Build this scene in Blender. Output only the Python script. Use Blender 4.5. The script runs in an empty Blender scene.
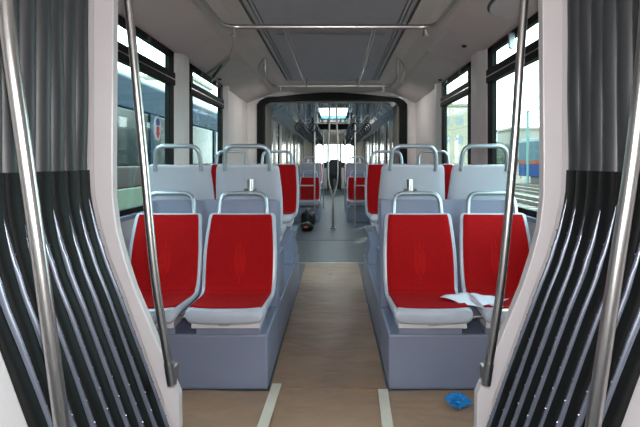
import bpy, bmesh, math, random
from mathutils import Vector, Matrix
random.seed(7)
S = bpy.context.scene
COL = S.collection
PI = math.pi
CX = -0.035            # centre line of the vehicle
CAMZ = 1.23
F = 519.0

# ------------------------------------------------------------------ camera
cd = bpy.data.cameras.new('camera'); cam = bpy.data.objects.new('camera', cd); COL.objects.link(cam)
cam.location = (0, 0, CAMZ)
cam.rotation_euler = (math.radians(90), 0, 0)
cd.sensor_width = 36; cd.lens = F/640*36; cd.shift_x = -15/640; cd.shift_y = -51.5/640; cd.clip_start = 0.02; cd.clip_end = 500
S.camera = cam
RM = cam.rotation_euler.to_matrix()
def at(px, py, Y):
    d = Vector(((px-335)/F, 1, -(py-162)/F))*Y
    return Vector((d.x, d.y, d.z+CAMZ))

# ------------------------------------------------------------------ materials
def lin(c):
    return tuple(((v/255)/12.92 if v/255 <= .04045 else ((v/255+.055)/1.055)**2.4) for v in c)
MATS = {}
def mat(name, rgb, rough=.5, metal=0, var=.06, scale=6, bump=0, bscale=40, spec=.5, coat=0, stretch=None, var2=None):
    if name in MATS: return MATS[name]
    m = bpy.data.materials.new(name); m.use_nodes = True
    nt = m.node_tree; N = nt.nodes; L = nt.links
    b = N['Principled BSDF']
    c = lin(rgb)
    tc = N.new('ShaderNodeTexCoord'); mp = N.new('ShaderNodeMapping')
    L.new(tc.outputs['Object'], mp.inputs['Vector'])
    if stretch: mp.inputs['Scale'].default_value = stretch
    nz = N.new('ShaderNodeTexNoise'); nz.inputs['Scale'].default_value = scale; nz.inputs['Detail'].default_value = 5
    L.new(mp.outputs[0], nz.inputs['Vector'])
    r = N.new('ShaderNodeValToRGB')
    r.color_ramp.elements[0].position = .3; r.color_ramp.elements[1].position = .7
    c2 = lin(var2) if var2 else tuple(min(1, v*(1+var)) for v in c)
    r.color_ramp.elements[0].color = (*[v*(1-var) for v in c], 1)
    r.color_ramp.elements[1].color = (*c2, 1)
    L.new(nz.outputs['Fac'], r.inputs[0]); L.new(r.outputs[0], b.inputs['Base Color'])
    b.inputs['Roughness'].default_value = rough; b.inputs['Metallic'].default_value = metal
    b.inputs['Specular IOR Level'].default_value = spec
    b.inputs['Coat Weight'].default_value = coat
    if bump:
        n2 = N.new('ShaderNodeTexNoise'); n2.inputs['Scale'].default_value = bscale; n2.inputs['Detail'].default_value = 4
        L.new(mp.outputs[0], n2.inputs['Vector'])
        bp = N.new('ShaderNodeBump'); bp.inputs['Strength'].default_value = bump; bp.inputs['Distance'].default_value = .02
        L.new(n2.outputs['Fac'], bp.inputs['Height']); L.new(bp.outputs[0], b.inputs['Normal'])
    MATS[name] = m
    return m
def glass(name, tint, refl=.08):
    m = bpy.data.materials.new(name); m.use_nodes = True
    nt = m.node_tree; N = nt.nodes; L = nt.links
    for n in list(N):
        if n.type != 'OUTPUT_MATERIAL': N.remove(n)
    out = [n for n in N if n.type == 'OUTPUT_MATERIAL'][0]
    t = N.new('ShaderNodeBsdfTransparent'); t.inputs[0].default_value = (*tint, 1)
    g = N.new('ShaderNodeBsdfGlossy'); g.inputs['Roughness'].default_value = .03
    fr = N.new('ShaderNodeLayerWeight'); fr.inputs[0].default_value = .5
    pw = N.new('ShaderNodeMath'); pw.operation = 'POWER'; pw.inputs[1].default_value = 4
    L.new(fr.outputs['Facing'], pw.inputs[0])
    ad = N.new('ShaderNodeMath'); ad.operation = 'MULTIPLY_ADD'; ad.inputs[1].default_value = .3; ad.inputs[2].default_value = refl*.2
    L.new(pw.outputs[0], ad.inputs[0])
    mx = N.new('ShaderNodeMixShader')
    L.new(ad.outputs[0], mx.inputs[0]); L.new(t.outputs[0], mx.inputs[1]); L.new(g.outputs[0], mx.inputs[2]); L.new(mx.outputs[0], out.inputs[0])
    return m

M_cream = mat('warm_grey_plastic', (214, 208, 206), .45, var=.03)
M_cove = mat('cove_grey_plastic', (206, 196, 194), .5, var=.04, scale=3)
M_ceil = mat('ceiling_grey', (172, 172, 182), .45, var=.05)
M_strip = mat('diffuser_grey', (165, 168, 174), .35, var=.05)
M_dkstrip = mat('dark_groove', (62, 64, 68), .5)
M_frame = mat('white_frame_paint', (206, 200, 202), .35, var=.02)
M_black = mat('window_gasket_black', (16, 19, 20), .6, spec=.15)
M_plinth = mat('blue_grey_paint', (124, 130, 152), .33, var=.05, scale=4)
M_shell = mat('seat_shell_plastic', (170, 173, 184), .3, var=.03)
M_red = mat('red_plush', (150, 5, 9), .85, var=.10, scale=60, bump=.15, bscale=300, spec=.15)
M_redl = mat('red_plush_motif', (168, 14, 12), .85, var=.10, scale=60, spec=.15)
M_steel = mat('brushed_steel', (192, 190, 188), .28, metal=1, var=.03, scale=20)
M_handle = mat('grey_enamel_tube', (165, 174, 182), .28, metal=.6, var=.03)
M_rubu = mat('bellows_fabric', (47, 50, 53), .42, var=.10, scale=5, bump=.12, bscale=9, stretch=(1, 1, .4))
M_rubl = mat('bellows_rubber', (8, 10, 11), .55, spec=.22, var=.15, scale=7, bump=.1, bscale=14)
M_rib = mat('rib_rubber_profile', (104, 110, 124), .25, metal=.3, var=.08, scale=20)
M_paper = mat('brown_kraft_paper', (152, 120, 96), .40, var=.14, scale=3, bump=.7, bscale=9, stretch=(.6, 1.3, 1), spec=.4)
M_lino = mat('dusty_grey_floor', (72, 82, 84), .42, var=.3, scale=14, bump=.05)
M_tape = mat('masking_tape', (208, 196, 180), .5, var=.05)
M_white = mat('white_paper', (222, 222, 232), .6, var=.02)
M_glove = mat('blue_tissue', (20, 122, 190), .5, var=.2, scale=40)
M_film = mat('pale_blue_film', (96, 180, 225), .16, var=.30, scale=5, bump=.5, bscale=6, coat=.6)
M_silver = mat('silver_plastic_wrap', (178, 172, 162), .22, metal=.35, var=.25, scale=4, bump=.3, bscale=6, stretch=(1, 3, .15))
M_dark = mat('dark_plastic', (38, 44, 50), .4, var=.1)
M_bag = mat('black_bag', (16, 18, 22), .3, bump=.5, bscale=20)
M_orange = mat('orange_plastic', (216, 90, 30), .5)
M_glass = glass('tinted_window_glass', (.80, .93, .92))
M_glassc = glass('clear_glass', (.93, .97, .97))
M_gravel = mat('gravel', (84, 72, 58), .9, var=.25, scale=3, bump=.5, bscale=20)
M_sleeper = mat('concrete_sleeper', (140, 132, 120), .8, var=.1)
M_rail = mat('rusty_rail', (70, 60, 54), .4, metal=.5)

# ------------------------------------------------------------------ mesh builder
class MB:
    def __init__(s): s.v = []; s.f = []; s.mi = []; s.m = 0
    def add(s, vs, fs):
        o = len(s.v); s.v += [tuple(v) for v in vs]
        for f in fs: s.f.append([i+o for i in f]); s.mi.append(s.m)
        return s
    def box(s, x0, x1, y0, y1, z0, z1):
        x0, x1 = min(x0, x1), max(x0, x1)
        vs = [(x, y, z) for z in (z0, z1) for y in (y0, y1) for x in (x0, x1)]
        return s.add(vs, [(0, 2, 3, 1), (4, 5, 7, 6), (0, 1, 5, 4), (2, 6, 7, 3), (0, 4, 6, 2), (1, 3, 7, 5)])
    def prism(s, poly, axis, a, b):
        """poly in the plane perpendicular to axis; extruded a..b"""
        def P(p, t):
            return {'y': (p[0], t, p[1]), 'x': (t, p[0], p[1]), 'z': (p[0], p[1], t)}[axis]
        n = len(poly)
        vs = [P(p, a) for p in poly]+[P(p, b) for p in poly]
        return s.add(vs, [tuple(range(n)), tuple(range(2*n-1, n-1, -1))]+[(i, i+n, (i+1) % n+n, (i+1) % n) for i in range(n)])
    def strip(s, A, B, axis, a, b):
        """quads between polylines A and B (2D) extruded a..b : a curved band"""
        def P(p, t): return {'y': (p[0], t, p[1]), 'x': (t, p[0], p[1]), 'z': (p[0], p[1], t)}[axis]
        return s.loft([[P(p, a), P(q, a), P(q, b), P(p, b)] for p, q in zip(A, B)])
    def loft(s, rings, cap=True, closed=True):
        n = len(rings[0]); vs = [p for r in rings for p in r]; fs = []
        for i in range(len(rings)-1):
            for j in range(n if closed else n-1):
                k = (j+1) % n
                fs.append((i*n+j, i*n+k, (i+1)*n+k, (i+1)*n+j))
        if cap: fs += [tuple(range(n-1, -1, -1)), tuple(range((len(rings)-1)*n, len(rings)*n))]
        return s.add(vs, fs)
    def tube(s, pts, r, n=12, rr=None):
        pts = [Vector(p) for p in pts]; rings = []; up = None
        for i, p in enumerate(pts):
            t = (pts[min(i+1, len(pts)-1)]-pts[max(i-1, 0)]).normalized()
            if up is None: up = t.orthogonal().normalized()
            up = (up-t*up.dot(t)).normalized(); w = t.cross(up)
            q = rr[i] if rr else r
            rings.append([p+up*q*math.cos(2*PI*k/n)+w*q*math.sin(2*PI*k/n) for k in range(n)])
        return s.loft(rings)
    def build(s, name, m, parent=None, smooth=False, bevel=0, seg=2, loc=None):
        me = bpy.data.meshes.new(name); me.from_pydata(s.v, [], s.f)
        for k in (m if isinstance(m, (list, tuple)) else [m]): me.materials.append(k)
        for p, i in zip(me.polygons, s.mi): p.material_index = i
        bm = bmesh.new(); bm.from_mesh(me)
        bmesh.ops.recalc_face_normals(bm, faces=bm.faces)
        if bevel:
            es = [e for e in bm.edges if len(e.link_faces) == 2 and e.calc_face_angle(0) > .5]
            bmesh.ops.bevel(bm, geom=es, offset=bevel, segments=seg, affect='EDGES', profile=.5, clamp_overlap=True)
        bm.to_mesh(me); bm.free()
        if smooth:
            for p in me.polygons: p.use_smooth = True
            try: me.set_sharp_from_angle(angle=math.radians(50))
            except Exception: pass
        o = bpy.data.objects.new(name, me); COL.objects.link(o)
        if parent: o.parent = parent
        if loc: o.location = loc
        return o
def tag(o, label=None, cat=None, group=None, kind=None):
    for k, v in (('label', label), ('category', cat), ('group', group), ('kind', kind)):
        if v: o[k] = v
    return o
def thing(name, label, cat, loc=(0, 0, 0), rz=0, group=None):
    o = bpy.data.objects.new(name, None); COL.objects.link(o); o.empty_display_size = .05
    o.location = loc; o.rotation_euler = (0, 0, rz)
    return tag(o, label, cat, group)
def copy_tree(o, parent=None):
    c = o.copy(); COL.objects.link(c); c.parent = parent
    for ch in [x for x in bpy.data.objects if x.parent == o]: copy_tree(ch, c)
    return c
def dup(o, loc, rz, label, group=None):
    c = copy_tree(o); c.location = loc; c.rotation_euler = (0, 0, rz); c['label'] = label
    if group: c['group'] = group
    return c
def struct(o): o['kind'] = 'structure'; return o
def mx(x): return 2*CX-x
def mf(x): return -.052-x
def smoothpath(pts, n=6):
    pts = [Vector(p) for p in pts]; out = []
    P = [pts[0]*2-pts[1]]+pts+[pts[-1]*2-pts[-2]]
    for i in range(1, len(P)-2):
        for k in range(n):
            t = k/n; a, b, c, d = P[i-1:i+3]
            out.append(.5*((2*b)+(c-a)*t+(2*a-5*b+4*c-d)*t*t+(3*b-a-3*c+d)*t**3))
    return out+[pts[-1]]
def fillet(pts, r, n=6):
    pts = [Vector(p) for p in pts]; out = [pts[0]]
    for i in range(1, len(pts)-1):
        a, b, c = pts[i-1:i+2]; u = (a-b).normalized(); v = (c-b).normalized()
        p0 = b+u*r; p1 = b+v*r
        for k in range(n+1):
            t = k/n; out.append(p0*(1-t)**2+b*2*t*(1-t)+p1*t*t)
    return out+[pts[-1]]

# ------------------------------------------------------------------ shell of the tram
XL, XR = -1.385, 1.275
YB = 8.2
YP = 6.32      # end of the brown paper
YE2 = 24.4     # front wall
Y1 = 1.95
ZC = 2.33
ZW = 2.17
XIN = [0]
# floor
struct(MB().box(XL-.1, XR+.1, -1.6, YB, -.06, 0).box(XL-.1, XR+.1, YB, YE2, -.06, 0).build('floor', M_lino))
# side walls with window openings: (y0,y1) z .91..2.17
def side_wall(name, x, sgn, wins):
    b = MB(); xo = x+sgn*.035
    a, c = min(x, xo), max(x, xo)
    b.box(a, c, Y1, YB+.02, 0, .88)
    ys = [Y1]+[v for w in wins for v in w]+[YB+.02]
    for i in range(0, len(ys), 2): b.box(a, c, ys[i], ys[i+1], .88, ZW)
    b.box(a, c, Y1, YB+.02, ZW, 2.5)
    return struct(b.build(name, M_cream))
WL = [(2.12, 4.43), (4.90, 6.36)]
WR = [(2.12, 4.30), (4.83, 6.16)]
side_wall('wall_left', XL, -1, WL); side_wall('wall_right', XR, 1, WR)
wn = 0
def window(x, sgn, y0, y1):
    global wn; wn += 1
    root = bpy.data.objects.new('window_%d' % wn, None); COL.objects.link(root); root.location = (x, (y0+y1)/2, .88); struct(root)
    h = (y1-y0)/2; z1 = ZW-.88
    def fr(ya, yb, za, zb, b, d0=-.012, d1=.03):
        b.box(sgn*d0, sgn*d1, ya, yb, za, zb)
    b = MB(); e = .12
    fr(-h, -h+e, 0, z1, b); fr(h-e, h, 0, z1, b); fr(-h, h, 0, .04, b); fr(-h, h, z1-.05, z1, b)
    fr(-h, h, 1.00, 1.11, b, -.025)
    b.build('window_frame', M_black, root, bevel=.006)
    MB().box(sgn*.010, sgn*.015, -h+e, h-e, .04, 1.0).build('pane', M_glass, root)
    MB().box(sgn*.010, sgn*.015, -h+e, h-e, 1.11, z1-.05).build('hopper_pane', M_glass, root)
    MB().box(sgn*-.03, sgn*-.024, -h+.02, h-.02, 1.045, 1.053).build('hopper_rail', M_steel, root)
    c = MB()
    for yy in (-h*.45, h*.45): c.box(sgn*-.03, sgn*-.012, yy-.03, yy+.03, z1-.055, z1-.02)
    c.build('hopper_catch', M_dark, root)
    # sill ledge inside
    MB().box(-sgn*.035, sgn*.0, -h, h, -.03, .0).build('sill', M_plinth, root, bevel=.005)
for w in WL: window(XL, -1, *w)
for w in WR: window(XR, 1, *w)
# pillar covers (rounded cream post covers between the windows)
tn = [0]
def trim(b, m, **k):
    tn[0] += 1
    return struct(b.build('trim_%d' % tn[0], m, **k))
for x, sgn, ya, yb in ((XL, 1, 4.44, 4.89), (XR, -1, 4.31, 4.82), (XL, 1, 6.37, 6.65), (XR, -1, 6.17, 6.5)):
    dd = min(.16, (yb-ya)*.35)
    pr = [(0, ya), (.02*sgn, ya+.03), (.05*sgn, ya+dd), (.05*sgn, yb-dd), (.02*sgn, yb-.03), (0, yb)]
    trim(MB().prism([(x+p[0], p[1]) for p in pr], 'z', .86, ZW+.02), M_cream, bevel=.01)
# cove + ceiling profile
def ceiling_mesh(b, y0, y1):
    L = [(XL-.02, ZW), (XL+.02, ZW+.0), (-1.0, 2.305), (-.97, 2.325), (-.80, 2.345), (-.66, 2.335)]
    R = [(mx(p[0])+.0, p[1]) for p in L]; R[0] = (XR+.02, ZW); R[1] = (XR-.02, ZW)
    for P in (L, R):
        top = [(p[0], p[1]+.06) for p in P]
        b.strip(P, top, 'y', y0, y1)
cb = MB(); ceiling_mesh(cb, Y1, 5.1); ceiling_mesh(cb, 5.106, YB)
cb.m = 1
YC = 7.0
cb.box(-.55, mx(-.55), Y1, YC, 2.335, 2.40)
cb.m = 2
for s_ in (0, 1):
    for (xa, xb, z) in ((-.655, -.63, 2.345),):
        q = (xa, xb) if not s_ else (mx(xb), mx(xa)); cb.box(q[0], q[1], Y1, YC, z, 2.40)
cb.m = 3
for s_ in (0, 1):
    for (xa, xb, z) in ((-.63, -.60, 2.325), (-.592, -.572, 2.33), (-.566, -.55, 2.335)):
        q = (xa, xb) if not s_ else (mx(xb), mx(xa)); cb.box(q[0], q[1], Y1, YC, z, 2.40)
cb.m = 2
cb.box(-.70, mx(-.70), Y1, YB, 2.395, 2.42)
cb.m = 0
cb.box(-.665, mx(-.665), YC, YB, 2.325, 2.40)
struct(cb.build('ceiling', [M_cove, M_ceil, M_dkstrip, M_strip]))
# roof hatch panel in the ceiling
h = thing('ceiling_panel', 'recessed grey ceiling panel above the cross rails', 'ceiling panel', (CX, 5.5, 2.335))
MB().box(-.44, .44, -.98, 1.4, -.012, .0).build('panel', M_ceil, h, bevel=.005)
MB().box(-.46, .46, -1.05, -1.0, -.02, 0).box(-.46, .46, 1.42, 1.48, -.02, 0).build('panel_frame', M_strip, h)
# far bulkhead around the portal opening
IN = 1.073
PC = -.0465
bk = MB()
for sg in (-1, 1):
    b_x = XL-.02 if sg < 0 else XR+.02
    bk.prism([(b_x, 0), (PC+sg*(IN+.05), 0), (PC+sg*(IN+.05), 2.46), (b_x, 2.46)], 'y', YB, YB+.06)
bk.box(PC-IN-.05, PC+IN+.05, YB, YB+.06, 2.27, 2.46)
struct(bk.build('wall_back', M_cream))
sl = MB()
o_ = [(PC-IN-.11, 0), (PC-IN-.11, 2.14), (PC-IN-.06, 2.20), (PC-IN+.02, 2.24), (PC-.5, 2.30), (PC, 2.335), (PC+.5, 2.30), (PC+IN-.02, 2.24), (PC+IN+.06, 2.20), (PC+IN+.11, 2.14), (PC+IN+.11, 0)]
i_ = [(PC-IN, 0), (PC-IN, 2.10), (PC-IN+.02, 2.15), (PC-IN+.09, 2.19), (PC-.5, 2.205), (PC, 2.21), (PC+.5, 2.205), (PC+IN-.09, 2.19), (PC+IN-.02, 2.15), (PC+IN, 2.10), (PC+IN, 0)]
sl.strip(o_, i_, 'y', YB-.03, YB+.09)
trim(sl, M_black)
# floor threshold line
trim(MB().box(-.50, .43, YP-.03, YP+.01, 0, .006), M_steel)
trim(MB().box(-1.1, 1.0, YB-.05, YB+.12, 0, .004), M_lino)

# ------------------------------------------------------------------ near gangway: frame, bellows
outer = [(-.905, 2.1), (-.905, 1.22), (-.900, 1.10), (-.874, .98), (-.842, .87), (-.80, .765), (-.61, .244), (-.53, 0)]
inner = [(-.825, 2.1), (-.832, 1.22), (-.832, 1.10), (-.822, .98), (-.797, .87), (-.755, .76), (-.60, .40), (-.582, .34), (-.58, .244), (-.58, 0)]
inner8 = [(-.826, 2.1), (-.832, 1.22), (-.831, 1.10), (-.817, .98), (-.788, .87), (-.752, .76), (-.584, .36), (-.578, 0)]
outer8 = outer[:-1]; outer8 = outer[:6]+[(-.645, .34), (-.606, .0)]
for s_ in (0, 1):
    A = [(mf(p[0]) if s_ else p[0], p[1]) for p in outer8]; B = [(mf(p[0]) if s_ else p[0], p[1]) for p in inner8]
    W = [((XR+.02) if s_ else XL-.02, p[1]) for p in outer8]
    b = MB(); b.strip(A, B, 'y', Y1-.01, Y1+.035)
    A2 = [((p[0]+q[0])/2, p[1]) for p, q in zip(A, B)]
    b.strip(W, A2, 'y', Y1+.01, Y1+.035)
    trim(b, M_frame, bevel=.004)
trim(MB().box(XL, XR, Y1-.02, Y1+.10, 2.1, 2.45), M_frame)
def base(z):
    P = outer[::-1]
    for i in range(len(P)-1):
        (x0, z0), (x1, z1) = P[i], P[i+1]
        if z <= z1: return x0+(x1-x0)*(z-z0)/(z1-z0)
    return P[-1][0]
YA, YE = 1.28, 1.945
NF = 8
ZS = 1.20
def bellows(side):
    sx = 'left' if side == 0 else 'right'
    root = thing('gangway_bellows', 'black folded rubber bellows wall on the %s of the gangway' % sx, 'bellows', (0, 0, 0), 0, None)
    X = (lambda x: x) if side == 0 else mf
    ph = lambda u: abs(math.sin(PI*u*NF))
    # upper fabric
    def sheet(zs, amp, back, extra=0):
        g = []; nu = NF*14
        for z in zs:
            row = []
            for i in range(nu+1):
                u = i/nu; f = ph(u)**.55
                wob = .0025*math.sin(z*5+int(u*NF)*1.7)+.0015*math.sin(z*13+int(u*NF)*2.9)
                row.append((X(base(z)-.004+amp*(f-1)*1.0+extra+wob*f), YA+(YE-YA)*u, z))
            g.append(row)
        b = MB(); b.loft(g, cap=False, closed=False)
        g2 = [[(p[0]+(-.008 if side == 0 else .008), p[1], p[2]) for p in r] for r in g]
        b.loft(g2, cap=False, closed=False)
        return b
    sheet([ZS-.02+(2.15-ZS)*k/18 for k in range(19)], .045, 0).build('upper_folds', M_rubu, root, smooth=True)
    zs = [ZS, ZS-.002]+[ZS-.03-(ZS-.03)*k/24 for k in range(25)]
    sheet(zs, .016, 0, .002).build('lower_folds', M_rubl, root, smooth=True)
    # rib profiles with rivets
    for k in range(NF):
        y = YA+(YE-YA)*(k+.5)/NF
        rings = []
        n = 30
        for i in range(n+1):
            z = 1.10*(1-i/n)+.0
            w = .0075*min(1, .15+i/n*6)
            x = base(z)-.004
            out_ = .012*min(1, .1+i/n*6)
            ring = [(-.01, -w), (out_*.5, -w), (out_, -w*.4), (out_, w*.4), (out_*.5, w), (-.01, w)]
            rings.append([(X(x+a), y+c, z) for a, c in ring])
        rb = MB(); rb.loft(rings)
        for i in range(16):
            z = .98-i*.062
            if z < .02: break
            c = Vector((X(base(z)-.004+.012), y, z))
            rr = [[(c.x+(.0 if j == 0 else (.003 if side == 0 else -.003)), c.y+q*math.cos(2*PI*t/6), c.z+q*math.sin(2*PI*t/6)) for t in range(6)] for j, q in ((0, .0032), (1, .002))]
            rb.loft(rr)
        rb.build('rib', M_rib, root, smooth=True)
    return root
bellows(0); bellows(1)
# near gangway frame plate (white panel at the lower corners)
for s_ in (0, 1):
    A = [((mf(p[0]-.02) if s_ else p[0]-.02), p[1]) for p in outer]
    W = [((XR+.1) if s_ else XL-.1, p[1]) for p in outer]
    trim(MB().strip(W, A, 'y', 1.14, YA-.005), M_frame, bevel=.004)
trim(MB().box(XL-.1, XR+.1, -1.5, 1.95, 2.15, 2.2), M_cove)      # roof lining over the gangway
trim(MB().box(XL-.1, XR+.1, -1.58, -1.5, 0, 1.2).box(XL-.1, XR+.1, -1.58, -1.5, 1.9, 2.2), M_cream)
# walls of the section the photographer stands in
for s_, x in ((0, XL), (1, XR)):
    trim(MB().box(x, x+(-.08 if s_ == 0 else .08), -1.5, 1.95, 0, .9).box(x, x+(-.08 if s_ == 0 else .08), -1.5, 1.95, .9, 2.2), M_cream)

# poles
def pole(name, label, pts, r, foot=True):
    root = thing(name, label, 'pole', pts[-1])
    o = Vector(pts[-1])
    P = [p-o for p in smoothpath(pts)]
    MB().tube(P, r, 20).build('tube', M_steel, root, smooth=True)
    if foot:
        d = (P[-1]-P[-3]).normalized()
        a = P[-1]-d*.075
        MB().tube([a, a+d*.08], r*1.12, 16).box(-r*.45, r*.45, .0, .06, .0, .05).build('end_bracket', M_steel, root, smooth=True)
    return root
top = at(128, 0, 1.88); up = Vector((-.03, 0, .28))
pole('grab_pole', 'slim curved steel grab pole fixed on the left white gangway frame',
     [top+up, top, at(135, 70, 1.88), at(142.5, 147, 1.88), at(155, 277, 1.88), at(172, 383, 1.88)], .0155)
top = at(524.5, 0, 1.88)
pole('grab_pole', 'slim curved steel grab pole fixed on the right white gangway frame',
     [top+Vector((.02, 0, .28)), top, at(520, 60, 1.88), at(514, 147, 1.88), at(502, 277, 1.88), at(486, 383, 1.88)], .0155)
top = at(5, 0, 1.24)
pole('thick_grab_pole', 'thick bright steel pole crossing the left bellows, nearest the camera',
     [top+Vector((-.03, 0, .5)), top, at(24, 147, 1.24), at(42, 277, 1.24), at(62, 427, 1.24), at(74, 520, 1.24)], .0175)
top = at(648, 0, 1.24)
pole('thick_grab_pole', 'thick bright steel pole crossing the right bellows, nearest the camera',
     [top+Vector((.02, 0, .5)), top, at(634, 147, 1.24), at(615, 277, 1.24), at(593, 427, 1.24), at(580, 520, 1.24)], .0175)

# ------------------------------------------------------------------ seats
ST = [(-.012, .422, .192, .040), (-.006, .420, .202, .066), (.012, .420, .208, .078), (.05, .423, .210, .068), (.12, .426, .212, .052), (.22, .424, .214, .045), (.32, .420, .216, .040),
      (.375, .425, .218, .036), (.41, .445, .220, .033), (.432, .48, .222, .030), (.447, .53, .224, .028), (.462, .60, .225, .027), (.478, .68, .224, .026),
      (.497, .76, .219, .025), (.517, .83, .213, .024), (.531, .875, .209, .022), (.538, .895, .204, .021), (.542, .906, .193, .018), (.543, .911, .175, .012)]
def station_frames(st):
    out = []
    for i, s in enumerate(st):
        a = st[max(i-1, 0)]; c = st[min(i+1, len(st)-1)]
        t = Vector((c[0]-a[0], c[1]-a[1]))
        if t.length < 1e-6: t = Vector((0, 1))
        t.normalize(); out.append((-t.y, t.x))        # normal towards the sitter (up / -y)
    return out
def shell_loft(b, st, lift=0, inset=0, thick=None, curl=.014, nrm=None):
    fr = nrm or station_frames(st); rings = []
    for (y, z, w, t), (ny, nz) in zip(st, fr):
        w = w-inset; t0 = thick or t
        front = []; n = 10
        def P(x, off):
            cu = curl*(abs(x)/.22)**3
            o = off+cu+lift*(1 if lift else 0)+(t/2 if lift else 0)
            return (x, y+ny*o, z+nz*o)
        ring = []
        for k in range(n+1): ring.append(P(-w+t0*.4+(2*w-t0*.8)*k/n, t0/2))
        ring.append(P(w-.08*t0, t0*.28)); ring.append(P(w, 0)); ring.append(P(w-.08*t0, -t0*.28))
        for k in range(n+1): ring.append(P(w-t0*.4-(2*w-t0*.8)*k/n, -t0/2))
        ring.append(P(-w+.08*t0, -t0*.28)); ring.append(P(-w, 0)); ring.append(P(-w+.08*t0, t0*.28))
        rings.append(ring)
    b.loft(rings)
def interp(st, y_or_i):
    i = int(y_or_i); f = y_or_i-i
    if i >= len(st)-1: return st[-1]
    return tuple(st[i][k]*(1-f)+st[i+1][k]*f for k in range(4))
def make_seat():
    root = thing('tram_seat', 'x', 'seat')
    b = MB(); shell_loft(b, ST); b.build('seat_shell', M_shell, root, smooth=True)
    FR = station_frames(ST)
    def sub(i0, i1, n):
        idx = [i0+(i1-i0)*k/n for k in range(n+1)]
        st = [interp(ST, i) for i in idx]; nr = []
        for i in idx:
            a = FR[min(int(i), len(FR)-1)]; c = FR[min(int(i)+1, len(FR)-1)]; f = i-int(i)
            v = Vector((a[0]*(1-f)+c[0]*f, a[1]*(1-f)+c[1]*f)).normalized(); nr.append((v.x, v.y))
        return st, nr
    st, nr = sub(2.6, 8.0, 14); b = MB(); shell_loft(b, st, lift=.001, inset=.020, thick=.014, nrm=nr)
    b.build('seat_cushion', M_red, root, smooth=True)
    st, nr = sub(8.05, 16.2, 24); b = MB(); shell_loft(b, st, lift=.001, inset=.022, thick=.014, nrm=nr)
    # tulip motif woven in the backrest fabric
    b.m = 1
    def petal(pts):
        vs = []
        for (u, zz) in pts:
            # find the profile at height zz
            for i in range(9, 16):
                if ST[i][1] <= zz <= ST[i+1][1]:
                    f = (zz-ST[i][1])/(ST[i+1][1]-ST[i][1]); s = interp(ST, i+f); nn = FR[i]
                    o = s[3]/2+.001+.0075+.014*(abs(u)/.22)**3
                    vs.append((u, s[0]+nn[0]*o-.0006, s[1]+nn[1]*o)); break
        b.add(vs, [tuple(range(len(vs)))])
    for sg in (-1, 0, 1):
        if sg == 0: petal([(0, .55), (.014, .61), (.012, .68), (0, .76), (-.012, .68), (-.014, .61)])
        else: petal([(sg*.004, .53), (sg*.030, .57), (sg*.036, .63), (sg*.024, .70), (sg*.030, .76), (sg*.018, .70), (sg*.018, .62)])
    petal([(-.004, .49), (.004, .49), (.004, .53), (-.004, .53)])
    b.build('back_cushion', [M_red, M_redl], root, smooth=True)
    hd = fillet([(-.150, .5405, .897), (-.150, .546, .93), (-.138, .566, 1.034), (.138, .566, 1.034), (.150, .546, .93), (.150, .5405, .897)], .06, 8)
    MB().tube(hd, .0145, 12).build('grab_handle', M_handle, root, smooth=True)
    MB().box(-.182, .182, .035, .36, .352, .394).build('mounting_plate', M_frame, root, bevel=.004)
    MB().box(-.17, .17, .10, .34, .30, .345).build('mounting_rail', M_plinth, root)
    MB().box(-.03, .03, .005, .03, .375, .392).build('latch', M_steel, root, bevel=.003)
    return root
CXS = {'L': (-1.032, -.577), 'R': (.515, .980)}
G1 = 'red seats of the nearest row'; G2 = 'grey backed seats facing away'; G3 = 'red seats of the row behind'
proto = make_seat()
Y_1, Y_2, Y_3 = 2.70, 3.955, 4.62
first = True
def place(x, y, z, rz, label, group):
    global first
    if first:
        o = proto; first = False; o.location = (x, y, z); o.rotation_euler = (0, 0, rz); o['label'] = label; o['group'] = group; return o
    return dup(proto, (x, y, z), rz, label, group)
nmS = {'L': 'left', 'R': 'right'}
def seatname(sd, k): return 'window side' if (sd == 'L') == (k == 0) else 'aisle side'
for off, wh in ((0, 'near'), (7.8, 'far')):
    for sd in 'LR':
        for k in (0, 1):
            if off and seatname(sd, k) == 'window side': continue
            x = CXS[sd][k]; q = seatname(sd, k); n = nmS[sd]
            if off == 0:
                l1 = 'front %s seat with red cushion on the %s, nearest row' % (q, n)
                l2 = 'plain grey seat back behind the %s front %s red seat' % (n, q)
                l3 = 'second row red %s seat facing us on the %s, before the portal' % (q, n)
            else:
                l1 = 'distant low red %s seat on the %s beyond the portal' % (q, n)
                l2 = 'distant grey %s seat back on the %s beyond the portal' % (q, n)
                l3 = 'farthest raised red %s seat on the %s, close to the cab' % (q, n)
            sf = '' if off == 0 else ' in the far car'
            place(x if off == 0 else x*.92, Y_1+off, 0, 0, l1, G1+sf)
            place(x if off == 0 else x*.92, Y_2+off, .30, PI, l2, G2+sf)
            place(x if off == 0 else x*.92, Y_3+off, .30, 0, l3, G3+sf)
# pole sockets on the two aisle handles
for x, lb in ((-.535, 'left'), (.475, 'right')):
    t = thing('pole_socket', 'short steel pole socket clamped on the front %s aisle seat handle' % lb, 'socket', (x, 3.29, 1.035), 0, None)
    MB().tube([(0, 0, 0), (0, 0, .085)], .021, 16).build('sleeve', M_steel, t, smooth=True)
    MB().tube([(-.04, 0, .008), (.04, 0, .008)], .018, 14).build('clamp', M_steel, t, smooth=True)
# small clips between neighbouring seats
for x, lb in ((-.805, 'left'), (.748, 'right')):
    t = MB().tube([(-.05, 0, 0), (-.01, 0, 0), (.01, 0, .004), (.05, 0, .004)], .009, 10).build('seat_link', M_steel, smooth=True, loc=(x, 2.775, .40))
    tag(t, 'small steel link joining the two front seats on the %s' % lb, 'bracket')

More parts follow.
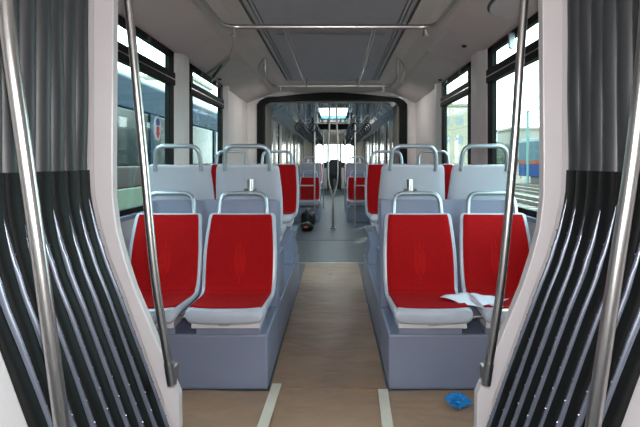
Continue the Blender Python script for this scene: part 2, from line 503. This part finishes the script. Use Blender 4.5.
# plinths, podium, screens
def podium(sd, off, f=1.0):
    x_in = (-.361 if sd == 'L' else .288); x_out = (XL+.0 if sd == 'L' else XR)
    if off: x_in = x_in*.92
    sg = -1 if sd == 'L' else 1
    n = nmS[sd]; w = 'near' if not off else 'far'
    wt = {'near': 'under the nearest %s red seats' % n, 'far': 'under the distant %s seats beyond the portal' % n}[w]
    r = thing('seat_podium', 'blue-grey painted step box %s' % wt, 'podium', ((x_in+x_out)/2, 2.8+off, 0))
    hw = abs(x_out-x_in)/2-.002
    MB().box(-hw, hw, 0, .55, 0, .30).build('front_box', M_plinth, r, bevel=.012)
    MB().box(-hw, hw, .555, 2.46, 0, .30).build('raised_floor', M_plinth, r, bevel=.008)
    # screen between back-to-back rows
    t = thing('seat_back_screen', 'blue-grey partition panel behind the %s %s red seats' % ('nearest' if not off else 'distant', n), 'partition', ((x_in+x_out)/2, 3.33+off, .30))
    MB().box(*((-hw, hw-.16) if sg > 0 else (-hw+.16, hw)), -.012, .012, .0, .69).build('panel', M_plinth, t, bevel=.008)
    MB().box(sg*(-hw), sg*(-hw+.035), .012, .10, 0, .69).build('side_post', M_plinth, t, bevel=.008)
    t2 = thing('seat_plinth', 'blue-grey box under the %s grey backed seats on the %s' % ('near' if not off else 'distant', n), 'plinth', ((x_in+x_out)/2, 3.62+off, .30))
    MB().box(-hw+.02, hw-.02, -.17, .26, 0, .30).build('box', M_plinth, t2, bevel=.01)
    t3 = thing('seat_plinth', 'blue-grey box under the %s raised red seats on the %s' % ('near' if not off else 'distant', n), 'plinth', ((x_in+x_out)/2, 4.74+off, .30))
    zz = MB()
    pr = [(-hw+.01, 0), (-hw+.0, .08), (-hw+.03, .18), (-hw+.0, .30), (hw-.01, .30), (hw-.01, 0)] if sg > 0 else [(hw-.01, 0), (hw, .08), (hw-.03, .18), (hw, .30), (-hw+.01, .30), (-hw+.01, 0)]
    zz.prism(pr, 'y', -.02, .40)
    zz.build('box', M_plinth, t3, bevel=.006)
for off in (0, 7.8):
    for sd in 'LR': podium(sd, off)

# ------------------------------------------------------------------ handrail in the ceiling
r = thing('ceiling_handrail', 'steel handrail loop with cross bars hung under the ceiling', 'handrail', (CX, 3.42, 2.12))
zr = 0
xa = .70
MB().tube(fillet([(-xa, -1.4, zr), (-xa, 0, zr), (xa, 0, zr), (xa, -1.4, zr)], .12, 8), .0155, 14).build('front_bar', M_steel, r, smooth=True)
MB().tube(fillet([(-xa+.0, 2.05, .21), (-xa, 2.06, zr), (-xa, 2.66, zr), (xa, 2.66, zr), (xa, 2.06, zr), (xa, 2.05, .21)], .11, 8), .0155, 14).build('rear_bar', M_steel, r, smooth=True)
for s_ in (-1, 1):
    MB().tube([(s_*.30, 0, zr), (s_*.30, 2.66, zr)], .0125, 12).build('long_bar', M_steel, r, smooth=True)
    MB().tube([(s_*.63, 0, zr-.012), (s_*.63, 0, zr-.05)], .014, 12).tube([(s_*.63, 0, zr-.05), (s_*.63, 0, zr-.062)], .021, 12).build('strap_stud', M_steel, r, smooth=True)
    MB().tube([(s_*.60, 2.66, zr-.012), (s_*.60, 2.66, zr-.06)], .014, 12).build('strap_stud', M_steel, r, smooth=True)
    MB().tube([(s_*.30, 2.66, zr), (s_*.30, 2.80, zr+.1)], .012, 10).build('bracket', M_steel, r, smooth=True)
    MB().tube(smoothpath([(s_*(xa+.01), 2.05, .20), (s_*(xa+.05), 1.98, .12), (s_*(xa+.05), 1.96, .04), (s_*(xa+.03), 2.0, -.06)]), .009, 10).build('brace', M_steel, r, smooth=True)
# cove details
c = thing('cove_flap', 'bright metal edge of an ajar flap in the left ceiling cove', 'flap', (0, 0, 0))
p0 = Vector((-1.05, 5.20, 2.275)); p1 = Vector((-1.335, 5.60, 2.115))
e = Vector((0, .06, -.01))
MB().loft([[p0, p0+e*.3, p0+Vector((0, .0, -.012))], [p1, p1+e, p1+Vector((0, 0, -.02))]]).build('front_edge', M_frame, c)
q1 = Vector((-1.34, 5.42, 2.165))
MB().loft([[p0+Vector((0, -.02, -.006)), p0+Vector((0, 0, -.006)), p0+Vector((0, -.01, -.016))], [q1, q1+Vector((0, .03, 0)), q1+Vector((0, .01, -.02))]]).build('rear_edge', M_steel, c)
MB().tube([(-.665, 3.43, 2.06), p0], .004, 8).build('stay_cable', M_steel, c)
MB().loft([[p0+Vector((-.10, .08, -.04)), p0+Vector((-.10, .12, -.05)), p0+Vector((-.10, .10, -.06))], [p1+Vector((.03, -.10, .03)), p1+Vector((.03, -.02, .01)), p1+Vector((.03, -.06, .0))]]).build('lining', M_dark, c)
def cove_pt(t, y, side):   # t 0 at the window edge .. 1 at the seam
    x = (XL+.02)*(1-t)+(-1.0)*t; z = ZW*(1-t)+2.305*t
    return Vector((x if side == 0 else (XR-.02)*(1-t)+mx(-1.0)*t, y, z))
def cove_plate(name, mats, label, cat, y0, y1, t0, t1, side, th=.012, root=None):
    n = 10; ring = []
    for k in range(4):
        cy, ct = ((y1, t1), (y0, t1), (y0, t0), (y1, t0))[k]
        ring.append((cy, ct))
    # rounded outline
    pts = []
    for k in range(4):
        a, b_, c_ = ring[k-1], ring[k], ring[(k+1) % 4]
        for j in range(5):
            f = j/4; r_ = .28
            pa = (b_[0]+(a[0]-b_[0])*r_, b_[1]+(a[1]-b_[1])*r_); pc = (b_[0]+(c_[0]-b_[0])*r_, b_[1]+(c_[1]-b_[1])*r_)
            pts.append(tuple(pa[i]*(1-f)**2+2*f*(1-f)*b_[i]+f*f*pc[i] for i in (0, 1)))
    A = [cove_pt(t, y, side)+Vector((0, 0, -.001)) for y, t in pts]; B = [p+Vector((0, 0, -th)) for p in A]
    return MB().loft([A, B]).build(name, mats, root)
t = thing('cove_hatch', 'light grey rounded cover on the right ceiling cove', 'cover', (0, 0, 0))
cove_plate('hatch_plate', M_frame, '', '', 2.7, 3.50, .22, .74, 1, .022, t)
cove_plate('hatch_gasket', M_dkstrip, '', '', 2.68, 3.53, .19, .77, 1, .010, t)
for side, y, tt, lb in ((0, 2.98, .25, 'round grey lock at the top of the left near window'), (1, 4.45, .45, 'small dark lock midway on the right ceiling cove'), (1, 6.0, .12, 'small round lock at the far end of the right cove'), (0, 5.95, .12, 'small round lock at the far end of the left cove')):
    p = cove_pt(tt, y, side)
    o = MB().tube([(0, 0, .0), (0, 0, -.012), (0, 0, -.02)], .02, 14, rr=[.022, .022, .012]).build('cove_lock', M_dark, smooth=True, loc=p)
    tag(o, lb, 'lock')
# blade camera-like rain sensor thing hanging at the right near window top
o = MB().prism([(-.02, 0), (.02, 0), (.02, -.10), (.0, -.115), (-.02, -.10)], 'y', -.012, .012).build('window_latch', M_handle, bevel=.004, loc=(XR-.045, 3.62, 2.13))
tag(o, 'grey window latch at the top of the right near window', 'latch')
# sticker on the left near window
k = thing('window_sticker', 'oval sticker with a blue emblem and a red arrow on the left near window', 'sticker', (XL+.012+.0, 4.08, 1.47))
def ell(a, b_, n=24, oy=0, oz=0): return [(oy+a*math.cos(2*PI*i/n), oz+b_*math.sin(2*PI*i/n)) for i in range(n)]
k.location = (XL-.009, 4.08, 1.495)
MB().prism(ell(.085, .098), 'x', 0, .0015).build('backing', M_white, k)
MB().prism(ell(.046, .030, 18, 0, .048), 'x', .0016, .0025).build('emblem', mat('sticker_blue', (36, 90, 170), .4), k)
MB().prism([(-.028, .012), (.028, .012), (.028, -.035), (.05, -.035), (0, -.086), (-.05, -.035), (-.028, -.035)], 'x', .0016, .0025).build('arrow', mat('sticker_red', (206, 34, 44), .4), k)

# ------------------------------------------------------------------ floor cover, tape, litter
def hn(x, y):
    return (math.sin(x*9+y*3.1)+math.sin(x*17-y*7+1.3)*.6+math.sin(x*4+y*13)*.5+math.sin(y*23+x*5)*.35+math.sin((x+y)*31)*.25)
b = MB(); ny = 150
rows = []
for j in range(ny+1):
    y = 1.75+(YP-.04-1.75)*j/ny
    if y < 2.79: xa_, xb_ = XL+.01, XR-.01
    elif y < 2.80: xa_, xb_ = -.352, .279
    else: xa_, xb_ = -.352, .279
    n = 60
    rows.append([(xa_+(xb_-xa_)*i/n, y, .0065+.0026*hn(xa_+(xb_-xa_)*i/n, y)) for i in range(n+1)])
k0 = next(i for i, rw in enumerate(rows) if rw[0][1] >= 2.79)
b.loft(rows[:k0], cap=False, closed=False); b.loft([[(max(-.352, min(.279, p[0])), p[1], p[2]) for p in rows[k0-1]]]+rows[k0:], cap=False, closed=False)
o = b.build('floor_paper', M_paper, smooth=True)
tag(o, 'wrinkled brown protective paper covering the aisle floor', 'floor covering')
def tape(label, pts, w=.026):
    b = MB(); rings = []
    for (x, y) in pts: rings.append([(x-w, y, .0125), (x+w, y, .0125), (x+w, y, .0142), (x-w, y, .0142)])
    b.loft(rings); o = b.build('masking_tape', M_tape); tag(o, label, 'tape')
tape('pale tape strip on the floor paper, left of the aisle', [(-.345, 1.9), (-.332, 2.4), (-.318, 2.85)])
tape('pale tape strip on the floor paper, right of the aisle', [(.232, 1.9), (.243, 2.4), (.256, 2.78)])
# papers on the right seats
def sheet(label, pts, z0):
    n = 10; g = []
    for i in range(n+1):
        row = []
        for j in range(n+1):
            u, v = i/n, j/n
            p = (Vector(pts[0])*(1-u)*(1-v)+Vector(pts[1])*u*(1-v)+Vector(pts[2])*u*v+Vector(pts[3])*(1-u)*v)
            p.z += .006*math.sin(u*4+v*3)+.004*math.sin(v*8)
            row.append(p)
        g.append(row)
    b = MB(); b.loft(g, cap=False, closed=False); o = b.build('paper_sheet', M_white, smooth=True)
    md = o.modifiers.new('thick', 'SOLIDIFY'); md.thickness = .0012
    tag(o, label, 'paper'); return o
def onpan(px, py, z): 
    d = Vector(((px-335)/F, 1, -(py-162)/F)); tt = (z-CAMZ)/d.z
    p = d*tt; p.z += CAMZ; return p
zt = .468
sheet('white paper sheet lying across the two right front seats', [onpan(440, 297, zt), onpan(463, 304, zt), onpan(504, 308, zt), onpan(466, 292.5, zt+.01)], zt)
sheet('second white paper sheet tucked beside it on the outer right seat', [onpan(468, 293.5, zt+.012), onpan(482, 305, zt+.008), onpan(509, 300, zt+.006), onpan(494, 297, zt+.008)], zt)
# crumpled blue glove
b = MB(); rnd = random.Random(3)
bm = bmesh.new(); bmesh.ops.create_icosphere(bm, subdivisions=4, radius=1)
lob = [(Vector((-.5, .2, .2)), .6), (Vector((.1, .6, .35)), .55), (Vector((.85, .25, .0)), .5), (Vector((.0, -.6, .1)), .6), (Vector((-.2, -.1, .6)), .4)]
from mathutils import noise
for v in bm.verts:
    d = v.co.normalized(); rr = .45
    for l, a in lob: rr += a*max(0, d.dot(l.normalized()))**5*l.length
    rr += .38*(abs(noise.noise(d*3.4))-.2)+.2*noise.noise(d*8)
    v.co = Vector((d.x*rr*.078, d.y*rr*.065, max(-.0, d.z*rr*.06+.018)))
me = bpy.data.meshes.new('blue_glove'); bm.to_mesh(me); bm.free(); me.materials.append(M_glove)
for p in me.polygons: p.use_smooth = False
o = bpy.data.objects.new('crumpled_cloth', me); COL.objects.link(o)
gp = onpan(458, 406, .01); o.location = (gp.x, gp.y, .010)
tag(o, 'crumpled bright blue cloth lying on the brown floor paper', 'cloth')

# ------------------------------------------------------------------ far car beyond the portal
YF0, YF1 = 9.1, YE2
for s_ in (0, 1):
    n = 60; g = []
    hw = 1.06
    for z in (0, .5, 1.0, 1.5, 2.2):
        g.append([(((PC-hw)-.05*abs(math.sin(PI*u/n*6))) if s_ == 0 else ((PC+hw)+.05*abs(math.sin(PI*u/n*6))), YB+.09+(YF0-YB-.11)*u/n, z) for u in range(n+1)])
    b = MB(); b.loft(g, cap=False, closed=False)
    g2 = [[(p[0]+(-.02 if s_ == 0 else .02), p[1], p[2]) for p in rw] for rw in g]; b.loft(g2, cap=False, closed=False)
    o = b.build('portal_bellows', mat('grey_bellows', (128, 126, 122), .35, var=.1), smooth=True)
    tag(o, 'grey folded bellows just beyond the portal, %s side' % ('left' if s_ == 0 else 'right'), 'bellows')
FX = {0: XL, 1: XR}
segs = []
y = YF0; i = 0
while y < YF1-.2:
    pw_ = (.6, .9, .5, 1.2)[i % 4]; ww = (.55, .4, .8)[i % 3]
    segs.append(('p', y, min(y+pw_, YF1))); y += pw_
    if y+ww > YF1-.6: break
    segs.append(('w', y, y+ww)); y += ww; i += 1
segs.append(('p', y, YF1))
for s_ in (0, 1):
    x = FX[s_]; sg = -1 if s_ == 0 else 1; xo = x+sg*.035; b = MB()
    b.box(x, xo, YF0, YF1, 0, .85); b.box(x, xo, YF0, YF1, 2.15, 2.4)
    for k_, a, c_ in segs:
        if k_ == 'p': b.box(x, xo, a, c_, .85, 2.15); b.prism([(x, a), (x-sg*.06, a+.07), (x-sg*.06, c_-.07), (x, c_)], 'z', .6, 2.16)
    struct(b.build('wall_far_%s' % ('left' if s_ == 0 else 'right'), M_silver))
    for k_, a, c_ in segs:
        if k_ == 'w':
            wn += 1
            r_ = bpy.data.objects.new('window_%d' % wn, None); COL.objects.link(r_); struct(r_); r_.location = (x, (a+c_)/2, .85)
            hh = (c_-a)/2; e = .05
            MB().box(sg*-.01, sg*.03, -hh, -hh+e, 0, 1.3).box(sg*-.01, sg*.03, hh-e, hh, 0, 1.3).box(sg*-.01, sg*.03, -hh, hh, 0, .03).box(sg*-.01, sg*.03, -hh, hh, 1.25, 1.3).build('window_frame', M_black, r_)
            MB().box(sg*.012, sg*.016, -hh+e, hh-e, .03, 1.25).build('pane', M_glassc, r_)
# liner frame at the far end of the gangway
b = MB()
o_ = [(PC-1.33, 0), (PC-1.33, 2.46), (PC+1.33, 2.46), (PC+1.33, 0)]; i_ = [(PC-1.05, 0), (PC-1.05, 2.16), (PC+1.05, 2.16), (PC+1.05, 0)]
o_ = [(PC-1.33, 0), (PC-1.33, 1.9), (PC-1.2, 2.46), (PC+1.2, 2.46), (PC+1.33, 1.9), (PC+1.33, 0)]; i_ = [(PC-1.10, 0), (PC-1.10, 2.06), (PC-1.0, 2.26), (PC+1.0, 2.26), (PC+1.10, 2.06), (PC+1.10, 0)]
b.strip(o_, i_, 'y', YF0-.02, YF0+.03); trim(b, M_silver)
b = MB()
for s_ in (0, 1):
    P = [(XL, 2.13), (-1.0, 2.305), (-.66, 2.335)]
    if s_: P = [(XR, 2.13), (mx(-1.0), 2.305), (mx(-.66), 2.335)]
    b.strip(P, [(p[0], p[1]+.05) for p in P], 'y', YF0, YF1)
trim(b, M_film)
HY = (10.6, 13.1)
b = MB()
b.box(-.67, mx(-.67), YF0, HY[0], 2.33, 2.40).box(-.67, mx(-.67), HY[1], YF1, 2.33, 2.40).box(-.67, CX-.30, HY[0], HY[1], 2.33, 2.40).box(CX+.30, mx(-.67), HY[0], HY[1], 2.33, 2.40)
b.box(XL, XR, YB+.06, YF0, 2.31, 2.4)
for xx in (-.60, -.50): b.box(xx, xx+.03, YF0, YF1, 2.31, 2.33).box(mx(xx)-.03, mx(xx), YF0, YF1, 2.31, 2.33)
struct(b.build('ceiling_far', M_film))
wn += 1
r_ = MB().box(CX-.30, CX+.30, HY[0], HY[1], 2.345, 2.35).build('window_%d' % wn, M_glassc); struct(r_)
# rails with straps in the far car
strap = None
for s_, xq in ((0, -.64), (1, .64), (0, -.38), (1, .38)):
    xr = CX+xq; rn = ('left ' if s_ == 0 else 'right ')+('outer' if abs(xq) > .5 else 'inner')
    o = thing('strap_rail', 'steel strap rail under the far car ceiling, %s one' % rn, 'handrail', (xr, 9.5, 2.08))
    MB().tube([(0, 0, 0), (0, 9.6, 0)], .016, 10).build('tube', M_steel, o, smooth=True)
    hb = MB()
    for yy in (.3, 2.4, 4.6, 6.8, 9.0): hb.tube([(0, yy, 0), (0, yy, .255)], .012, 8)
    hb.build('hanger', M_steel, o)
    for k_ in range(16):
        lb = 'dark hanging strap on the %s rail beyond the portal' % rn
        loc = (xr+random.uniform(-.01, .01), 9.75+k_*.56+random.uniform(-.06, .06), 2.08)
        if strap is None:
            strap = thing('hanging_strap', lb, 'strap', loc, 0, 'hanging straps on the %s far rail' % rn)
            MB().box(-.003, .003, -.016, .016, -.12, .0).tube([(-.0, -.02, 0), (0, .02, 0)], .022, 10).build('strap_band', M_dark, strap)
            lp = [(.065*math.cos(a)*1.0, 0, -.20+.08*math.sin(a)) for a in [2*PI*i/16 for i in range(17)]]
            MB().tube(lp, .014, 8).build('loop', M_dark, strap, smooth=True)
        else:
            dup(strap, loc, random.uniform(-.5, .5), lb, 'hanging straps on the %s far rail' % rn)
cr = thing('cross_rail', 'dark cross beam with rails high beyond the portal', 'beam', (CX, 13.9, 2.19))
MB().box(-.54, .54, -.06, .06, -.09, .06).build('beam', M_black, cr, bevel=.01)
MB().tube([(-.95, 0, .09), (.95, 0, .09)], .016, 10).build('rail', M_steel, cr, smooth=True)
MB().box(-.42, -.38, -.02, .02, .06, .14).box(.38, .42, -.02, .02, .06, .14).build('hanger', M_steel, cr)
# forked pole in the aisle
fp = thing('forked_pole', 'forked steel pole standing mid aisle in the far car', 'pole', (CX, 9.5, 0))
MB().tube([(0, 0, .03), (0, 0, .62)], .022, 14).build('stem', M_steel, fp, smooth=True)
for s_ in (-1, 1):
    MB().tube(smoothpath([(0, 0, .60), (s_*.045, 0, .72), (s_*.085, 0, .95), (s_*.085, 0, 1.5), (s_*.07, 0, 1.9), (s_*.06, 0, 2.335)]), .016, 12).build('branch', M_steel, fp, smooth=True)
MB().tube([(0, 0, 0), (0, 0, .03)], .05, 16).build('foot', M_steel, fp, smooth=True)
# straight poles in front of the distant seats
for (px, Y, lb) in ((323.5, 13.9, 'slim vertical pole just left of the forked pole in the far car'), (345, 13.9, 'slim vertical pole just right of the forked pole in the far car')):
    p = at(px, 162, Y)
    o = thing('vertical_pole', lb, 'pole', (p.x, Y, 0))
    MB().tube([(0, 0, 0), (0, 0, 2.12)], .018, 12).build('tube', M_steel, o, smooth=True)
    MB().tube([(0, 0, 0), (0, 0, .02)], .035, 12).build('foot', M_steel, o, smooth=True)
for s_, lb in ((0, 'left'), (1, 'right')):
    xx = -.39 if s_ == 0 else .38; sg = -1 if s_ == 0 else 1
    o = thing('draught_screen', 'tubular screen with a glass pane before the distant %s seats' % lb, 'screen', (xx, 9.9, 0))
    MB().tube([(0, 0, 0), (0, 0, 2.335)], .017, 12).build('post', M_steel, o, smooth=True)
    MB().tube([(0, 0, .78), (sg*.50, 0, .78)], .013, 10).build('rail', M_steel, o, smooth=True)
    MB().tube([(sg*.50, 0, 0), (sg*.50, 0, 1.25)], .015, 10).build('outer_post', M_steel, o, smooth=True)
    MB().box(sg*.03, sg*.47, -.004, .004, .12, .75).build('pane', M_glassc, o)
# black bags on the floor
def blob(name, label, loc, sx, sy, sz, m, seed, cat='bag'):
    bm = bmesh.new(); bmesh.ops.create_icosphere(bm, subdivisions=3, radius=1)
    for v in bm.verts:
        d = v.co.copy(); q = 1+.25*noise.noise(d*2+Vector((seed, 0, 0)))
        v.co = Vector((d.x*sx*q, d.y*sy*q, max(0, (d.z*q+.85)*sz)))
    me = bpy.data.meshes.new(name); bm.to_mesh(me); bm.free(); me.materials.append(m)
    for p in me.polygons: p.use_smooth = True
    o = bpy.data.objects.new(name, me); COL.objects.link(o)
    if label: o.location = loc; tag(o, label, cat)
    return o
bg = blob('black_bag', 'small black bag with an orange mark on the far car floor', (-.50, 9.25, 0), .12, .12, .09, M_bag, 1)
ob = MB().box(-.045, .02, -.135, -.10, .07, .10).build('orange_tag', M_orange, bg, bevel=.01)
bb2 = blob('black_bag', 'second black bag standing behind the one with the orange mark', (-.50, 9.62, 0), .13, .12, .20, M_bag, 4)

# driver's cab
c = thing('cab_partition', 'pale cab partition with a glazed opening at the far end', 'partition', (CX, 22.0, 0))
MB().box(-1.33, -.93, -.03, .03, 0, 2.15).box(.93, 1.29, -.03, .03, 0, 2.15).box(-.93, .93, -.03, .03, 2.05, 2.33).build('panel', M_silver, c)
for xx in (-.93, -.27, .27, .93): MB().tube([(xx, 0, 0), (xx, 0, 2.05)], .035, 10).build('post', M_dark, c, smooth=True)
MB().box(-.90, -.30, -.015, .015, .1, .98).build('door_panel', M_silver, c)
MB().box(.30, .90, -.015, .015, .1, .98).build('door_panel', M_silver, c)
c = thing('driver_console', 'dark driver console under the windscreen', 'console', (CX, 23.6, 0))
MB().box(-1.1, 1.1, 0, .5, 0, 1.02).build('desk', M_dark, c, bevel=.03)
MB().prism([(-.7, 1.02), (-.5, 1.2), (-.15, 1.28), (.15, 1.28), (.5, 1.2), (.7, 1.02)], 'y', .1, .4).build('hood', M_dark, c, bevel=.02)
c = thing('cab_chair', 'dark driver chair seen through the cab opening', 'chair', (CX+.02, 22.9, 0))
MB().box(-.26, .26, -.24, .24, .50, .62).build('seat', M_dark, c, bevel=.03)
MB().prism([(-.27, .6), (-.30, 1.0), (-.2, 1.34), (.2, 1.34), (.30, 1.0), (.27, .6)], 'y', -.28, -.16).build('backrest', M_dark, c, bevel=.03)
MB().tube([(0, 0, 0), (0, 0, .50)], .05, 12).build('pedestal', M_steel, c, smooth=True)
fw = MB().box(XL, XR, YF1, YF1+.08, 0, 1.05).box(XL, XR, YF1, YF1+.08, 2.06, 2.4).box(XL, -.98, YF1, YF1+.08, 1.05, 2.06).box(.91, XR, YF1, YF1+.08, 1.05, 2.06)
struct(fw.build('wall_front', M_silver))
wn += 1
r_ = bpy.data.objects.new('window_%d' % wn, None); COL.objects.link(r_); struct(r_); r_.location = (CX, YF1, 1.05)
MB().box(-.945, .945, .03, .035, 0, 1.01).build('windscreen', M_glassc, r_)
MB().box(-.945, -.89, 0, .05, 0, 1.01).box(.89, .945, 0, .05, 0, 1.01).build('window_frame', mat('blue_film_edge', (60, 160, 210), .3), r_)

# ------------------------------------------------------------------ outside
gz = -.40
g = MB().box(-60, 90, -30, 160, gz-.1, gz).build('ground', M_gravel); struct(g)
# parked tram on the left
M_tb = mat('tram_blue', (10, 36, 54), .6, spec=.1, var=.12, scale=1.5)
M_tw = mat('tram_white', (104, 120, 104), .6, spec=.1, var=.05, scale=2)
M_tg = mat('tram_dark_glass', (10, 26, 30), .15, spec=.15, var=.35, scale=1.2, stretch=(1, 1, .2))
M_tk = mat('tram_skirt', (26, 22, 22), .5)
tr = thing('parked_tram', 'parked blue and white tram seen through the left windows', 'tram', (-4.2, 12, gz))
def slab(z0, z1, nm, m, x1=0, x0=-2.4, bev=.03):
    MB().box(x0, x1, -13, 14, z0, z1).build(nm, m, tr, bevel=bev)
slab(.15, 1.1, 'lower_body', M_tw); slab(1.1, 1.55, 'dark_band', M_tk, -.01); slab(1.55, 2.72, 'window_band', M_tg, -.02); slab(2.72, 3.35, 'upper_band', M_tb, 0)
slab(3.35, 3.55, 'roof', mat('tram_roof', (120, 130, 135), .4), -.15, -2.2, .08)
for k_ in range(9):
    MB().box(-.015, .012, -12.6+k_*3.1, -12.3+k_*3.1, 1.55, 2.72).build('window_post', M_tw if k_ % 2 else M_tb, tr)
for k_ in range(5):
    MB().box(-2.2, -.1, -11+k_*5.4, -9+k_*5.4, .0, .3).build('bogie', M_black, tr)
# train on the right
tn_ = thing('parked_train', 'blue train with an orange stripe standing beyond the tracks', 'train', (14.5, 28, gz))
def slab2(z0, z1, nm, m, x0=0, x1=2.8): MB().box(x0, x1, -13, 13, z0, z1).build(nm, m, tn_, bevel=.03)
slab2(.55, 1.45, 'lower_body', mat('train_blue', (2, 46, 92), .7, spec=.1)); slab2(1.45, 1.72, 'stripe', mat('train_orange', (120, 46, 26), .7, spec=.1), -.01)
slab2(1.72, 3.15, 'upper_body', mat('train_pale_blue', (62, 84, 92), .7, spec=.1)); slab2(3.15, 3.4, 'roof', mat('train_roof', (100, 110, 112), .5), .2, 2.6)
for k_ in range(10): MB().box(-.02, .01, -12.2+k_*2.5, -10.9+k_*2.5, 1.95, 2.8).build('window', mat('train_glass', (22, 40, 46), .4, spec=.1), tn_)
for k_ in range(4): MB().box(.3, 2.5, -11+k_*6.6, -8.5+k_*6.6, .0, .55).build('bogie', M_tk, tn_)
# tracks
ti = 0
for x in (6.2, 8.6, 11.2):
    o = thing('railway_track', ('nearest', 'middle', 'farthest')[ti]+' railway track on gravel outside the right windows', 'track', (x, 0, gz)); ti += 1
    sl_ = MB()
    for k_ in range(70): sl_.box(-1.1, 1.1, 5+k_*.7, 5.28+k_*.7, 0, .10)
    so = sl_.build('sleepers', M_sleeper, o)
    for s_ in (-.72, .72): MB().box(s_-.035, s_+.035, 4, 60, .10, .24).build('rail', M_rail, o)
# distant buildings
def building(x, y, w, d, hgt, rgb, label, rows, cols):
    o = thing('building', label, 'building', (x, y, gz))
    m = mat('facade_%d_%d' % (x, y), rgb, .8, var=.04)
    MB().box(-w/2, w/2, -d/2, d/2, 0, hgt).build('wall', m, o)
    MB().box(-w/2-.3, w/2+.3, -d/2-.3, d/2+.3, hgt, hgt+.4).build('roof', M_sleeper, o)
    for i in range(rows):
        for j in range(cols):
            zz = 1.5+i*(hgt-1.5)/rows; xx = -w/2+w*(j+.5)/cols
            MB().box(xx-.6, xx+.6, -d/2-.03, -d/2+.02, zz, zz+1.4).build('window', mat('pale_pane', (112, 122, 124), .2), o)
building(22, 92, 9, 10, 11, (150, 142, 122), 'pale yellow block far off beyond the right rear window', 3, 4)
building(36, 98, 8, 9, 7.5, (138, 132, 124), 'lower cream block right of the pale yellow one', 2, 3)
building(-26, 70, 16, 10, 12, (196, 206, 210), 'pale grey hall behind the parked tram on the left', 3, 5)
# fence with posts and mast
o = thing('mesh_fence', 'thin wire fence with posts beyond the railway tracks', 'fence', (18.8, 0, gz))
for k_ in range(12): MB().tube([(0, 12+k_*4.5, 0), (0, 12+k_*4.5, 2.6)], .05, 8).build('post', M_rail, o)
fb = MB()
for zz in (.4, 1.0, 1.6, 2.2, 2.55): fb.tube([(0, 11, zz), (0, 62, zz)], .015, 5)
fb.build('wires', M_rail, o)
o = thing('catenary_mast', 'dark mast carrying overhead wires outside the right near window', 'mast', (13.0, 35, gz))
MB().tube([(0, 0, 0), (0, 0, 5.1)], .09, 8).build('mast', mat('mast_green', (84, 124, 122), .6), o)
MB().tube([(0, -30, 7.6), (0, 0, 6.9), (0, 40, 7.4)], .02, 5).build('upper_wire', M_rail, o)
MB().tube([(-1, -30, 5.1), (0, 0, 5.0), (-1, 40, 5.1)], .02, 5).build('lower_wire', M_rail, o)
# bushes
bs = blob('bush', 'dark green bush before the pale building outside right', (22.5, 70, gz), 2.2, 2.0, 2.3, mat('bush_green', (48, 58, 46), .9, var=.3, scale=3, bump=.6), 9, 'bush')

# ------------------------------------------------------------------ world and lights
w = bpy.data.worlds.new('sky'); S.world = w; w.use_nodes = True
N = w.node_tree.nodes; L = w.node_tree.links; bgn = N['Background']
tc = N.new('ShaderNodeTexCoord'); sp = N.new('ShaderNodeSeparateXYZ'); rp = N.new('ShaderNodeValToRGB')
L.new(tc.outputs['Generated'], sp.inputs[0]); L.new(sp.outputs['Z'], rp.inputs[0]); L.new(rp.outputs[0], bgn.inputs[0])
rp.color_ramp.elements[0].position = 0.0; rp.color_ramp.elements[0].color = (.93, .96, .95, 1)
rp.color_ramp.elements[1].position = .7; rp.color_ramp.elements[1].color = (.72, .82, .92, 1)
bgn.inputs[1].default_value = 6.5
def light(name, kind, loc, energy, rot=(0, 0, 0), size=.5, col=(1, 1, 1), sy=None):
    d = bpy.data.lights.new(name, kind); d.energy = energy; d.color = col
    if kind == 'AREA':
        d.size = size
        if sy: d.shape = 'RECTANGLE'; d.size_y = sy
    elif kind == 'SUN': d.angle = math.radians(1)
    else: d.shadow_soft_size = size
    o = bpy.data.objects.new(name, d); COL.objects.link(o); o.location = loc; o.rotation_euler = rot
    return o
light('sun', 'SUN', (0, 0, 20), 3.0, (math.radians(48), 0, math.radians(-205)), col=(1, .95, .86))
light('camera_flash', 'SPOT', (0.02, -.02, 1.40), 90, (math.radians(85), 0, math.radians(1.6)), size=.03, col=(1, .97, .95))
light('added_fill_left', 'AREA', (-.80, 7.45, 2.30), 6, (0, 0, 0), size=.12, sy=.9, col=(1, .97, .94))  # added fill to brighten the bulkhead by the portal, not a fitted lamp
light('added_fill_right', 'AREA', (.73, 7.45, 2.30), 6, (0, 0, 0), size=.12, sy=.9, col=(1, .97, .94))  # matching added fill on the right, no ceiling lamp exists here
bpy.data.lights['camera_flash'].spot_size = math.radians(120); bpy.data.lights['camera_flash'].spot_blend = .5
S.view_settings.view_transform = 'Standard'; S.view_settings.look = 'None'; S.view_settings.exposure = 0.3; S.view_settings.gamma = 1
